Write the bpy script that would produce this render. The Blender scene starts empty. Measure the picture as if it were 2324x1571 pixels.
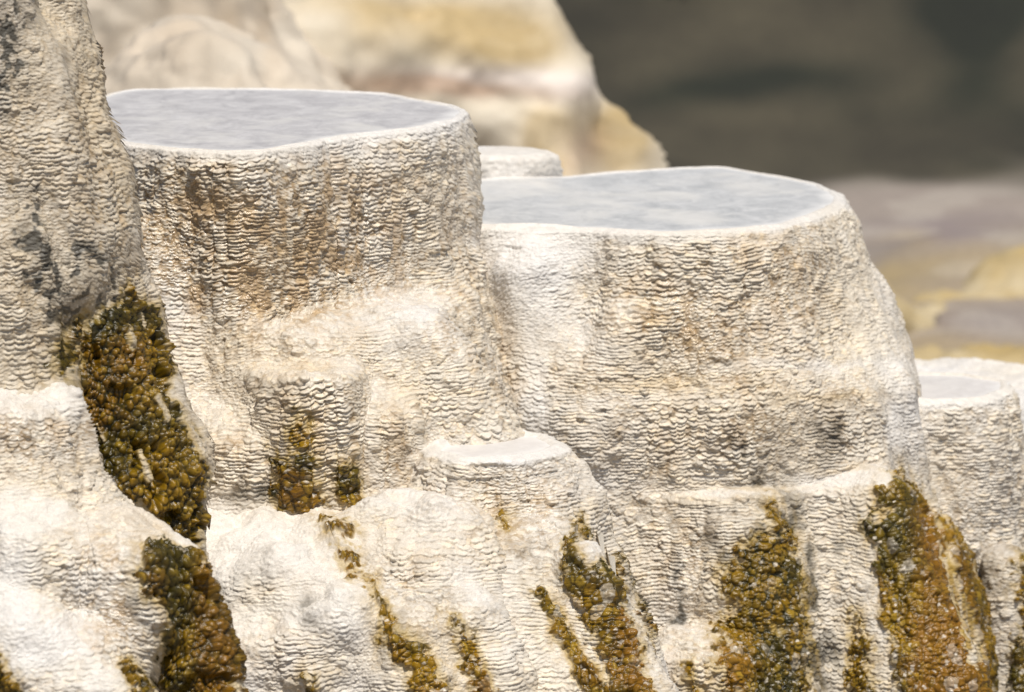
import bpy, math, time
import numpy as np

T0 = time.time()
sc = bpy.context.scene
COL = sc.collection
F32 = np.float32

# ------------------------------------------------------------------ camera
PITCH = math.radians(10.0)
LENS = 166.0
CAMZ = 2.0
KX = 36.0 / LENS / 2324.0            # tangent per reference pixel
CP, SP = math.cos(PITCH), math.sin(PITCH)


def ray(px, py):
    a = (px - 1162.0) * KX
    b = -(py - 785.5) * KX
    return np.array([a, CP + b * SP, -SP + b * CP])


def at_y(px, py, Y):
    r = ray(px, py)
    t = Y / r[1]
    return np.array([r[0] * t, Y, CAMZ + r[2] * t])


def at_z(px, py, z):
    r = ray(px, py)
    t = (z - CAMZ) / r[2]
    return np.array([r[0] * t, r[1] * t, z])


def to_px(P):
    x, y, z = P[:, 0], P[:, 1], P[:, 2] - CAMZ
    d = y * CP - z * SP
    u = x / d / KX + 1162.0
    v = 785.5 - (y * SP + z * CP) / d / KX
    return u, v


# ------------------------------------------------------------------ noise
def _h(ix, iy, iz, seed):
    with np.errstate(over='ignore'):
        n = (ix.astype(np.uint32) * np.uint32(374761393) + iy.astype(np.uint32) * np.uint32(668265263)
             + iz.astype(np.uint32) * np.uint32(2147483647) + np.uint32((seed * 144665 + 977) & 0xffffffff))
        n = (n ^ (n >> np.uint32(13))) * np.uint32(1274126177)
        n = (n ^ (n >> np.uint32(15))) * np.uint32(2246822519)
        n = n ^ (n >> np.uint32(16))
    return n


def _f(n):
    return (n & np.uint32(0xffff)).astype(F32) * F32(1 / 65535.0)


def _g(n):
    return (n >> np.uint32(16)).astype(F32) * F32(1 / 65535.0)


def vnoise(x, y, z, seed=0):
    x = x.astype(F32); y = y.astype(F32); z = z.astype(F32)
    ix = np.floor(x).astype(np.int32); iy = np.floor(y).astype(np.int32); iz = np.floor(z).astype(np.int32)
    fx = x - ix; fy = y - iy; fz = z - iz
    fx = fx * fx * (3 - 2 * fx); fy = fy * fy * (3 - 2 * fy); fz = fz * fz * (3 - 2 * fz)
    r = 0
    for a in (0, 1):
        wx = fx if a else 1 - fx
        for b in (0, 1):
            wy = fy if b else 1 - fy
            for c in (0, 1):
                wz = fz if c else 1 - fz
                r = r + wx * wy * wz * _f(_h(ix + a, iy + b, iz + c, seed))
    return r


def fbm(P, freq, octs=3, seed=0, zs=1.0, gain=0.5):
    r = 0; a = 1.0; tot = 0
    for i in range(octs):
        f = freq * (2.03 ** i)
        r = r + a * vnoise(P[:, 0] * f, P[:, 1] * f, P[:, 2] * f * zs, seed + 17 * i)
        tot += a; a *= gain
    return r / tot


def sstep(a, b, x):
    t = np.clip((x - a) / (b - a), 0, 1)
    return t * t * (3 - 2 * t)


# overlapping little travertine scales: upper lips lie over the lower ones
def scales(P, w, h, seed, droop=0.75, jz=0.35, pw=2.0):
    n = len(P)
    X = (P[:, 0] / w).astype(F32); Y = (P[:, 1] / w).astype(F32); Z = (P[:, 2] / h).astype(F32)
    ix = np.floor(X).astype(np.int32); iy = np.floor(Y).astype(np.int32); iz = np.floor(Z).astype(np.int32)
    best = np.full(n, -1.0, F32); cid = np.zeros(n, F32)
    for a in (-1, 0, 1):
        for b in (-1, 0, 1):
            for c in (0, 1, 2, -1):
                cx = ix + a; cy = iy + b; cz = iz + c
                # row-to-row correlated columns: half the jitter shared by three rows
                h1 = _h(cx, cy, cz, seed); h2 = _h(cx, cy, cz, seed + 5)
                h3 = _h(cx, cy, cz // 5, seed + 9)
                jx = 0.45 * _f(h1) + 0.55 * _f(h3)
                jy = 0.45 * _g(h1) + 0.55 * _g(h3)
                ja = _f(h2); jb = _g(h2)
                dx = X - (cx + jx); dy = Y - (cy + jy)
                r2 = (dx * dx + dy * dy) / (0.32 + 0.70 * ja)
                e = cz + jz * jb - droop * (1 - r2)           # bottom edge height at this spot
                f = Z - e
                amp = 0.45 + 0.55 * _g(h3)*.6 + .33 * ja
                up = np.clip(1 - f * 0.42, 0, 1)
                hgt = amp * (up ** pw) * sstep(-0.09, 0.07, f) * np.clip(1.2 - r2 * 0.85, 0, 1)
                m = hgt > best
                best = np.where(m, hgt, best); cid = np.where(m, jb, cid)
    return best, cid


def bulbs(P, w, seed, sharp=1.0, zs=1.0):
    n = len(P)
    Q = [(P[:, i] / w * (zs if i == 2 else 1)).astype(F32) for i in range(3)]
    I = [np.floor(q).astype(np.int32) for q in Q]
    best = np.full(n, 9.0, F32); sec = np.full(n, 9.0, F32); cid = np.zeros(n, F32)
    for a in (-1, 0, 1):
        for b in (-1, 0, 1):
            for c in (-1, 0, 1):
                h1 = _h(I[0] + a, I[1] + b, I[2] + c, seed); h2 = _h(I[0] + a, I[1] + b, I[2] + c, seed + 3)
                d = (Q[0] - (I[0] + a) - _f(h1)) ** 2 + (Q[1] - (I[1] + b) - _g(h1)) ** 2 + (Q[2] - (I[2] + c) - _f(h2)) ** 2
                rr = _g(h2)
                d = d * (0.75 + 0.7 * rr)
                m = d < best
                sec = np.where(m, best, np.minimum(sec, d))
                best = np.where(m, d, best); cid = np.where(m, rr, cid)
    hgt = np.sqrt(np.clip(1 - best * 1.1, 0, 1))
    edge = np.clip(np.sqrt(sec) - np.sqrt(best), 0, 1)
    return hgt, edge, cid


# ------------------------------------------------------------------ implicit lobes
def smin(a, b, k):
    h = np.clip(0.5 + 0.5 * (b - a) / k, 0, 1)
    return b * (1 - h) + a * h - k * h * (1 - h)


class Lobe:
    """Flat or domed tier: polar plan outline, flank profile, rounded rim, optional pool."""
    def __init__(s, outline, yref, ref, prof_px=None, prof=None, k=0.02, pool=0.0, front=1.0, left=1.0, back=0.6,
                 part='tier', center=None, blend=0.03, wob=0.012, seed=1, bottom=-1.9, dome=0.0):
        s.z = at_y(ref[0], ref[1], yref)[2]
        if isinstance(outline, tuple):       # (px, Y, rx, ry) ellipse in plan
            ex = at_y(outline[0], ref[1], outline[1])[0]
            pts = np.array([[ex + outline[2] * math.cos(q), outline[1] + outline[3] * math.sin(q)] for q in np.linspace(0, 2 * math.pi, 24, endpoint=False)])
        else:
            pts = np.array([at_z(p[0], p[1], s.z)[:2] for p in outline])
        s.poly = pts
        if center is None:
            c = 0.5 * (pts.min(0) + pts.max(0))
        else:
            c = at_z(center[0], center[1], s.z)[:2]
        s.c = c
        # densify the outline, then polar table
        n = len(pts); dens = []
        for i in range(n):
            p, q = pts[i], pts[(i + 1) % n]
            for t in np.linspace(0, 1, 12, endpoint=False):
                dens.append(p + (q - p) * t)
        dens = np.array(dens) - c
        th = np.arctan2(dens[:, 1], dens[:, 0]); R = np.hypot(dens[:, 0], dens[:, 1])
        o = np.argsort(th); th = th[o]; R = R[o]
        g = np.linspace(-math.pi, math.pi, 721)
        Rg = np.interp(g, np.r_[th - 2 * math.pi, th, th + 2 * math.pi], np.r_[R, R, R])
        ker = np.ones(15) / 15.0
        Rg = np.convolve(np.r_[Rg[-31:-1], Rg, Rg[1:31]], ker, 'same')[30:-30]
        if True:
            cc = np.stack([np.cos(g) * Rg + c[0], np.sin(g) * Rg + c[1], g * 0], 1)
            Rg = Rg + (fbm(cc, 16, 3, 15) - .5) * (.020 if pool else .022)
        s.g, s.Rg = g.astype(F32), Rg.astype(F32)
        if prof_px is not None:
            d = []; of = []
            r0 = np.interp(0, g, Rg)
            for (px, py) in prof_px:
                p = at_y(px, py, c[1] - 0.0)
                d.append(s.z - p[2]); of.append(p[0] - c[0] - r0)
            s.pd = np.array(d); s.po = np.maximum.accumulate(np.array(of)) - 0.0
            s.po = s.po - s.po[0]
        else:
            s.pd = np.array([q[0] for q in prof]); s.po = np.array([q[1] for q in prof])
        # smooth profile
        gd = np.linspace(0, max(s.pd[-1], 0.5), 160)
        go = np.interp(gd, s.pd, s.po)
        sl = (s.po[-1] - s.po[-2]) / max(s.pd[-1] - s.pd[-2], 1e-3)
        go = np.where(gd > s.pd[-1], s.po[-1] + sl * (gd - s.pd[-1]), go)
        s.gd, s.go, s.sl = gd, go, sl
        s.m = np.interp(g, [-math.pi, -math.pi / 2, 0, math.pi / 2, math.pi], [left, front, 1, back, left]).astype(F32)
        s.k, s.pool, s.blend, s.part, s.wob, s.seed = k, pool, blend, part, wob, seed
        s.bottom, s.dome = bottom, dome
        s.cosf = 0.86

    def __call__(s, x, y, z):
        dx = x - s.c[0]; dy = y - s.c[1]
        rho = np.hypot(dx, dy); th = np.arctan2(dy, dx)
        R = np.interp(th, s.g, s.Rg); m = np.interp(th, s.g, s.m)
        dep = s.z - z
        off = np.interp(dep, s.gd, s.go)
        off = np.where(dep > s.gd[-1], s.go[-1] + s.sl * (dep - s.gd[-1]), off) * m
        side = (rho - R - off) * s.cosf
        e = R - rho
        top = z - s.z
        if s.dome:
            top = top + s.dome * np.clip(rho / R, 0, 1.6) ** 2
            top = top * 0.85
        if s.pool:
            top = top + s.pool * sstep(0.012, 0.05, e)
        k = s.k
        a = side + k; b = top + k
        out = np.sqrt(np.maximum(a, 0) ** 2 + np.maximum(b, 0) ** 2) + np.minimum(np.maximum(a, b), 0) - k
        return out


class Cap:
    """Tapered rounded limb between two points (ridges, bulges, flows)."""
    def __init__(s, p0, p1, r0, r1, part='tier', blend=0.03, flat=1.0):
        s.a, s.b, s.r0, s.r1, s.part, s.blend = np.array(p0), np.array(p1), r0, r1, part, blend
        s.d = s.b - s.a; s.L2 = float(s.d @ s.d) + 1e-9
        s.flat = flat

    def __call__(s, x, y, z):
        px, py, pz = x - s.a[0], y - s.a[1], z - s.a[2]
        t = np.clip((px * s.d[0] + py * s.d[1] + pz * s.d[2]) / s.L2, 0, 1)
        qx, qy, qz = px - t * s.d[0], (py - t * s.d[1]) * s.flat, pz - t * s.d[2]
        return (np.sqrt(qx * qx + qy * qy + qz * qz) - (s.r0 + (s.r1 - s.r0) * t)) * 0.9


def cap(px0, py0, Y0, r0, px1, py1, Y1, r1, **kw):
    """centre line given by where its front shows in the photograph; radii in metres"""
    a = at_y(px0, py0, Y0); b = at_y(px1, py1, Y1)
    return Cap(a + np.array([0, r0, 0]), b + np.array([0, r1, 0]), r0, r1, **kw)


def field(lobes, x, y, z):
    r = None
    for l in lobes:
        d = l(x, y, z)
        r = d if r is None else smin(r, d, l.blend)
    # slow swelling of the flanks
    return r


def owner(lobes, x, y, z):
    best = None; idx = None
    for i, l in enumerate(lobes):
        d = l(x, y, z)
        if best is None:
            best = d; idx = np.zeros(len(d), np.int32)
        else:
            m = d < best
            best = np.where(m, d, best); idx = np.where(m, i, idx)
    return idx


def trace(lobes, u0, u1, w0, w1, du, dw, ang, t0, t1, sgn=1.0):
    """parallel rays slanting down through the lobes; returns grid of points (nan = miss)"""
    ca, sa = math.cos(ang), math.sin(ang)

    def run(us, ws, ts, act, te, steps):
        U, W = us.ravel(), ws.ravel()
        t = ts.ravel().astype(np.float64).copy(); alive = act.ravel().copy(); hit = np.zeros(len(t), bool)
        tend = np.broadcast_to(te, us.shape).ravel()
        for _ in range(steps):
            i = np.nonzero(alive)[0]
            if len(i) == 0:
                break
            x = U[i]; y = sgn * (W[i] * sa + t[i] * ca); z = W[i] * ca - t[i] * sa
            d = field(lobes, x, y + YC, z)
            t[i] += np.clip(d * 0.85, -0.02, 0.5)
            h = np.abs(d) < 0.0006
            hit[i[h]] = True; alive[i[h]] = False
            o = t[i] > tend[i]
            alive[i[o]] = False
        hit |= alive & (np.abs(t) < 1e9) & False
        return t.reshape(us.shape), (hit | alive).reshape(us.shape)

    q = 5
    uc = np.arange(u0, u1 + du * q, du * q); wc = np.arange(w0, w1 + dw * q, dw * q)
    US, WS = np.meshgrid(uc, wc)
    tc, hc = run(US, WS, np.full(US.shape, t0), np.ones(US.shape, bool), t1, 90)
    tc = np.where(hc, tc, 1e3)
    # neighbourhood minimum
    p = np.pad(tc, 1, mode='edge')
    mn = np.min([p[i:i + tc.shape[0], j:j + tc.shape[1]] for i in range(3) for j in range(3)], axis=0)
    p2 = np.where(p > 500, -1e3, p)
    mx = np.max([p2[i:i + tc.shape[0], j:j + tc.shape[1]] for i in range(3) for j in range(3)], axis=0)
    uf = np.arange(u0, u1, du); wf = np.arange(w0, w1, dw)
    UF, WF = np.meshgrid(uf, wf)
    ii = np.clip(np.round((WF - w0) / (dw * q)).astype(int), 0, tc.shape[0] - 1)
    jj = np.clip(np.round((UF - u0) / (du * q)).astype(int), 0, tc.shape[1] - 1)
    ts = mn[ii, jj] - 0.02; te = np.where(mx[ii, jj] > -500, mx[ii, jj] + 0.4, -1e3)
    act = ts < 500
    tf, hf = run(UF, WF, np.where(act, ts, 0), act, te, 45)
    X = UF; Yv = sgn * (WF * sa + tf * ca) + YC; Z = WF * ca - tf * sa
    return X, Yv, Z, hf & act, (uf, wf)


YC = 12.0


def grad(lobes, x, y, z, e=0.0025):
    gx = field(lobes, x + e, y, z) - field(lobes, x - e, y, z)
    gy = field(lobes, x, y + e, z) - field(lobes, x, y - e, z)
    gz = field(lobes, x, y, z + e) - field(lobes, x, y, z - e)
    n = np.sqrt(gx * gx + gy * gy + gz * gz) + 1e-9
    return np.stack([gx / n, gy / n, gz / n], 1)


# ------------------------------------------------------------------ masks laid on the rock (stains, growths)
def polymask(u, v, poly, soft):
    """signed distance to polygon (positive inside) -> soft mask"""
    pts = np.array(poly, float)
    lo = pts.min(0) - soft * 2 - 30; hi = pts.max(0) + soft * 2 + 30
    out = np.zeros(len(u), F32)
    i = np.nonzero((u > lo[0]) & (u < hi[0]) & (v > lo[1]) & (v < hi[1]))[0]
    if len(i) == 0:
        return out
    x, y = u[i], v[i]
    d = np.full(len(i), 1e9); ins = np.zeros(len(i), bool)
    n = len(pts)
    for a in range(n):
        p, q = pts[a], pts[(a + 1) % n]
        ex, ey = q - p
        t = np.clip(((x - p[0]) * ex + (y - p[1]) * ey) / (ex * ex + ey * ey + 1e-9), 0, 1)
        d = np.minimum(d, (x - p[0] - t * ex) ** 2 + (y - p[1] - t * ey) ** 2)
        c = ((p[1] > y) != (q[1] > y)) & (x < ex * (y - p[1]) / (ey if ey != 0 else 1e-9) + p[0])
        ins ^= c
    d = np.sqrt(d) * np.where(ins, 1, -1)
    out[i] = sstep(-soft, soft, d)
    return out


def stripmask(u, v, pts, soft):
    """pts: (x,y,halfwidth) polyline"""
    out = np.zeros(len(u), F32)
    P = np.array(pts, float)
    lo = P[:, :2].min(0) - P[:, 2].max() - soft * 2; hi = P[:, :2].max(0) + P[:, 2].max() + soft * 2
    i = np.nonzero((u > lo[0]) & (u < hi[0]) & (v > lo[1]) & (v < hi[1]))[0]
    if len(i) == 0:
        return out
    x, y = u[i], v[i]; best = np.full(len(i), -1e9)
    for a in range(len(P) - 1):
        p, q = P[a], P[a + 1]
        ex, ey = q[:2] - p[:2]
        t = np.clip(((x - p[0]) * ex + (y - p[1]) * ey) / (ex * ex + ey * ey + 1e-9), 0, 1)
        d = np.hypot(x - p[0] - t * ex, y - p[1] - t * ey)
        best = np.maximum(best, p[2] + (q[2] - p[2]) * t - d)
    out[i] = sstep(-soft, soft, best)
    return out


def blob(u, v, x, y, rx, ry, p=2.0):
    return np.exp(-(((u - x) / rx) ** 2 + ((v - y) / ry) ** 2) * 0.9).astype(F32)


#--PAINT--
ALGAE = {
    'mound': [
        ('poly', [(215, 700), (262, 690), (275, 640), (290, 672), (345, 690), (358, 780), (385, 900), (430, 1000), (457, 1080), (440, 1140), (455, 1160),
                  (440, 1240), (445, 1300), (400, 1200), (330, 1150), (230, 1085), (200, 1000), (165, 900), (140, 870), (175, 820), (190, 740)], 15),
        ('strip', [(120, 840, 10), (150, 780, 12), (180, 720, 8)], 22),
    ],
    'shelf': [
        ('poly', [(330, 1250), (370, 1235), (430, 1262), (485, 1290), (520, 1380), (545, 1430), (535, 1600), (385, 1600), (362, 1500), (365, 1400), (318, 1320)], 10),
        ('poly', [(-60, 1480), (0, 1495), (30, 1530), (60, 1600), (-60, 1600)], 8),
        ('strip', [(280, 1520, 12), (310, 1571, 26)], 16),
    ],
    'main': [
        ('strip', [(680, 940, 6), (690, 1010, 18), (672, 1080, 34), (668, 1125, 52)], 20),
        ('strip', [(780, 1070, 16), (785, 1125, 24)], 16),
        ('strip', [(640, 1040, 12), (628, 1070, 10)], 14),
    ],
    'apron': [
        ('strip', [(745, 1205, 14), (790, 1220, 18)], 14),
        ('strip', [(770, 1265, 10), (800, 1290, 20)], 14),
        ('strip', [(842, 1320, 6), (870, 1390, 10), (890, 1440, 16), (935, 1500, 24), (985, 1580, 32)], 18),
        ('strip', [(1040, 1420, 16), (1070, 1500, 24), (1085, 1580, 22)], 18),
        ('strip', [(700, 1540, 8), (705, 1560, 10)], 16),
    ],
    'step': [
        ('strip', [(1308, 1180, 3), (1300, 1250, 16), (1310, 1320, 30)], 12),
        ('poly', [(1310, 1300), (1370, 1290), (1395, 1330), (1415, 1400), (1445, 1470), (1480, 1600), (1385, 1600), (1365, 1480), (1330, 1390), (1295, 1340)], 12),
        ('strip', [(1215, 1345, 10), (1255, 1400, 22), (1300, 1480, 20), (1360, 1590, 26)], 9),
        ('strip', [(1140, 1175, 5), (1150, 1195, 6)], 10),
        ('strip', [(1395, 1190, 3), (1420, 1290, 4), (1445, 1370, 5), (1470, 1460, 6)], 7),
        ('strip', [(1385, 1270, 6), (1395, 1300, 8)], 8),
    ],
    'wide': [
        ('strip', [(1748, 1150, 22), (1750, 1190, 18)], 10),
        ('poly', [(1715, 1225), (1790, 1205), (1808, 1290), (1822, 1400), (1828, 1600), (1650, 1600), (1630, 1500), (1630, 1430), (1665, 1370), (1640, 1300)], 22),
        ('poly', [(1995, 1105), (2040, 1075), (2062, 1100), (2110, 1165), (2175, 1235), (2222, 1330), (2250, 1440), (2262, 1600), (2045, 1600), (2030, 1480), (2008, 1390), (1992, 1290),
                  (2000, 1255), (1955, 1185), (1985, 1150)], 12),
        ('strip', [(1940, 1390, 6), (1952, 1470, 18), (1962, 1600, 34)], 18),
        ('strip', [(1575, 1520, 5), (1600, 1590, 16)], 26),
    ],
    'east': [
        ('strip', [(2322, 1280, 12), (2330, 1420, 16)], 10),
        ('strip', [(2312, 1460, 10), (2326, 1600, 30)], 10),
    ],
    'small': [],
    'fareast': [],
}
# white gaps inside the growths
GAPS = [
    ('strip', [(150, 840, 8), (160, 900, 12)], 5), ('strip', [(270, 745, 4), (285, 790, 8)], 5), ('strip', [(345, 905, 5), (365, 960, 6)], 5),
    ('strip', [(310, 1030, 5), (335, 1090, 7)], 6), ('strip', [(220, 960, 3), (240, 1000, 5)], 5),
    ('strip', [(300, 720, 5), (310, 750, 4)], 4),
    ('strip', [(2130, 1240, 6), (2150, 1330, 12), (2180, 1400, 14), (2200, 1500, 16)], 12),
    ('strip', [(1990, 1180, 14), (2010, 1165, 10)], 10),
    ('strip', [(1755, 1420, 8), (1762, 1440, 8)], 10),
]


def shapemask(u, v, items, wu, wv):
    r = np.zeros(len(u), F32)
    for kind, pts, soft in items:
        f = polymask if kind == 'poly' else stripmask
        r = np.maximum(r, f(u + wu, v + wv, pts, soft))
    return r


# regions by rough pixel location of the reference: (x, y, rx, ry, weight)
SMOOTH = [(450, 712, 110, 15, 1.6), (640, 745, 130, 12, 1.0), (330, 570, 34, 150, 2.0), (360, 720, 45, 40, 1), (380, 900, 40, 60, .7), (640, 1190, 160, 45, 1.1), (480, 1170, 50, 60, .9), (560, 1250, 120, 90, .8), (700, 1300, 110, 110, 1),
          (790, 1420, 70, 60, .9), (520, 1430, 60, 120, .7), (850, 1230, 20, 30, .3), (1215, 930, 22, 60, 1.2), (1290, 560, 60, 40, .9), (1170, 540, 110, 28, 1), (1300, 740, 60, 60, .9), (1400, 790, 60, 30, .7),
          (1240, 620, 70, 60, .8), (900, 760, 70, 60, .8), (880, 690, 50, 40, .5), (780, 350, 90, 30, .7), (560, 352, 280, 16, 1.3), (1000, 300, 60, 30, .7), (1500, 540, 350, 14, 1.3), (1890, 470, 60, 26, .9),
          (1980, 700, 60, 130, .5), (2030, 900, 40, 160, .6), (2060, 1000, 50, 60, .6), (60, 925, 130, 24, 1.1), (60, 1200, 80, 70, .9), (30, 1330, 60, 60, .9), (80, 1480, 130, 70, 1.1), (230, 1560, 60, 40, .7),
          (180, 890, 30, 60, .5), (1010, 1110, 40, 60, .6), (1150, 1340, 90, 60, .7), (1340, 1090, 60, 60, .8), (1520, 1400, 30, 60, .5), (1500, 1520, 60, 40, .8),
          (1180, 1480, 100, 60, .5), (970, 1330, 10, 10, .2), (2110, 930, 60, 30, .7), (2190, 915, 100, 14, 1), (2000, 1300, 20, 50, .7), (1700, 1105, 250, 16, .8), (1900, 1085, 120, 12, .8), (1730, 830, 320, 14, 1.0), (1600, 905, 260, 10, .7),
          (840, 1010, 14, 120, .9), (700, 790, 150, 14, .5), (120, 180, 35, 60, .6), (2010, 1350, 18, 120, .8), (960, 1060, 20, 60, .8), (660, 1490, 90, 60, .5), (560, 1560, 60, 60, .8), (820, 1550, 60, 40, .8)]
BROWN = [(560, 540, 230, 150, 1.6), (600, 640, 180, 100, 1.2), (390, 480, 70, 140, .9), (750, 450, 120, 90, .5), (800, 620, 110, 110, .45), (950, 500, 90, 160, .28), (1060, 680, 60, 160, .5), (1140, 850, 50, 90, .55),
         (1480, 690, 110, 90, .7), (1680, 640, 110, 130, .85), (1590, 790, 90, 80, .7), (1830, 640, 50, 130, .5), (1700, 980, 60, 90, .7), (1520, 960, 160, 120, .35), (1900, 980, 60, 70, .6), (1300, 850, 80, 50, .3),
         (700, 940, 110, 90, .75), (900, 1000, 60, 90, .5), (530, 1060, 80, 70, .6), (760, 1060, 60, 60, .7), (1180, 1220, 100, 70, .55), (1240, 1170, 60, 60, .4), (940, 1350, 70, 60, .6), (1100, 1120, 120, 50, .35),
         (80, 990, 130, 50, .7), (300, 1400, 90, 60, .6), (260, 1250, 120, 70, .5), (230, 1460, 60, 60, .5), (50, 350, 60, 140, .5), (180, 330, 60, 160, .45), (240, 480, 50, 140, .4), (60, 700, 60, 120, .4),
         (1600, 1260, 90, 80, .5), (1700, 1480, 130, 100, .5), (660, 1350, 60, 40, .35), (620, 1480, 70, 60, .35), (1500, 1250, 60, 160, .4), (2290, 1100, 40, 200, .35), (2180, 1150, 60, 200, .2), (1560, 1480, 60, 40, .4)]
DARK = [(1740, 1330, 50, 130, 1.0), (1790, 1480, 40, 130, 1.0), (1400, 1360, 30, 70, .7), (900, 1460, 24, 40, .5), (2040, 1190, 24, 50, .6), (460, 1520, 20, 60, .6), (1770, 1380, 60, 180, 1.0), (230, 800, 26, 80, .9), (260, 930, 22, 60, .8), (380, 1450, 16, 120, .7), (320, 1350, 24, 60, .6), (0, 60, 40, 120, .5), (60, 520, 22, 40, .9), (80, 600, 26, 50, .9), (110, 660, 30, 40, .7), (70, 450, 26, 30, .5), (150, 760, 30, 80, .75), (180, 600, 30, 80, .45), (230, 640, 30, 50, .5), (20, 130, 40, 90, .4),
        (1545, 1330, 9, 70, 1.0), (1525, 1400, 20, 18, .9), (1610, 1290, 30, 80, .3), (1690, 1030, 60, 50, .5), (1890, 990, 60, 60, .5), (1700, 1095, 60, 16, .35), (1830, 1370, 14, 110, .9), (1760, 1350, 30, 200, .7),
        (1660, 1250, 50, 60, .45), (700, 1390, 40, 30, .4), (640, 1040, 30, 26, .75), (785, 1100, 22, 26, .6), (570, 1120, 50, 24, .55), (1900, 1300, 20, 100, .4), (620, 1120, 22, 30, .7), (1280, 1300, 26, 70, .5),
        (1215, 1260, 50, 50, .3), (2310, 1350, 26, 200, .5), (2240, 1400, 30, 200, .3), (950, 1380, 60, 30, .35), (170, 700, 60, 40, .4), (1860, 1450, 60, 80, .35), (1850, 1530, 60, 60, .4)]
TAN = [(690, 835, 90, 14, .9), (1690, 1108, 130, 9, 1.0), (1920, 1072, 90, 8, .8), (1870, 905, 110, 12, 1.3), (1500, 880, 160, 14, .8), (1600, 1140, 160, 12, .4), (650, 720, 130, 12, .4), (200, 1060, 130, 18, .6), (120, 1110, 120, 30, .5),
       (300, 1180, 90, 40, .5), (330, 1230, 60, 40, .4), (1500, 800, 130, 90, .35), (1450, 1030, 140, 90, .35), (1900, 1180, 60, 60, .3), (560, 790, 200, 60, .3), (190, 230, 40, 120, .6), (700, 1170, 90, 12, .6),
       (780, 1210, 90, 30, .5), (920, 1250, 130, 60, .4), (950, 1440, 90, 90, .45), (920, 900, 60, 40, .5), (1050, 1200, 120, 90, .3), (870, 1010, 50, 80, .4), (720, 990, 100, 120, .5), (1650, 900, 300, 120, .3),
       (250, 330, 30, 120, .3), (1730, 730, 160, 120, .4), (560, 600, 160, 120, .5), (640, 480, 200, 130, .3), (1980, 1220, 40, 60, .3), (80, 800, 60, 90, .3), (1320, 1150, 60, 40, .3)]


def region(u, v, items):
    r = np.zeros(len(u), F32)
    for x, y, rx, ry, w in items:
        i = (np.abs(u - x) < rx * 2.2) & (np.abs(v - y) < ry * 2.2)
        if i.any():
            r[i] += w * blob(u[i], v[i], x, y, rx, ry)
    return r


C = lambda *a: np.array(a, F32)
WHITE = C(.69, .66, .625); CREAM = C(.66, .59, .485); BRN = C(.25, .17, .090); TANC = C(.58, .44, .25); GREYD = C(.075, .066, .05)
OCHRE = C(.27, .150, .006); OLIVE = C(.070, .050, .003); BRUST = C(.23, .105, .007); YEL = C(.38, .245, .025)


def mixc(a, b, t):
    return a + (b - a) * t[:, None]


POOLS = {}
EXTRA = {'wide': [(1120, 590, 60, 70, 1.1), (1170, 720, 50, 110, 1.1), (1215, 900, 34, 110, 1.5)], 'small': [(1160, 370, 300, 200, 2)], 'fareast': [(2250, 860, 300, 200, 2)]}
SWELL = {'apron': 1.7, 'step': 1.4, 'shelf': 1.5, 'mound': 1.3}


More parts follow.
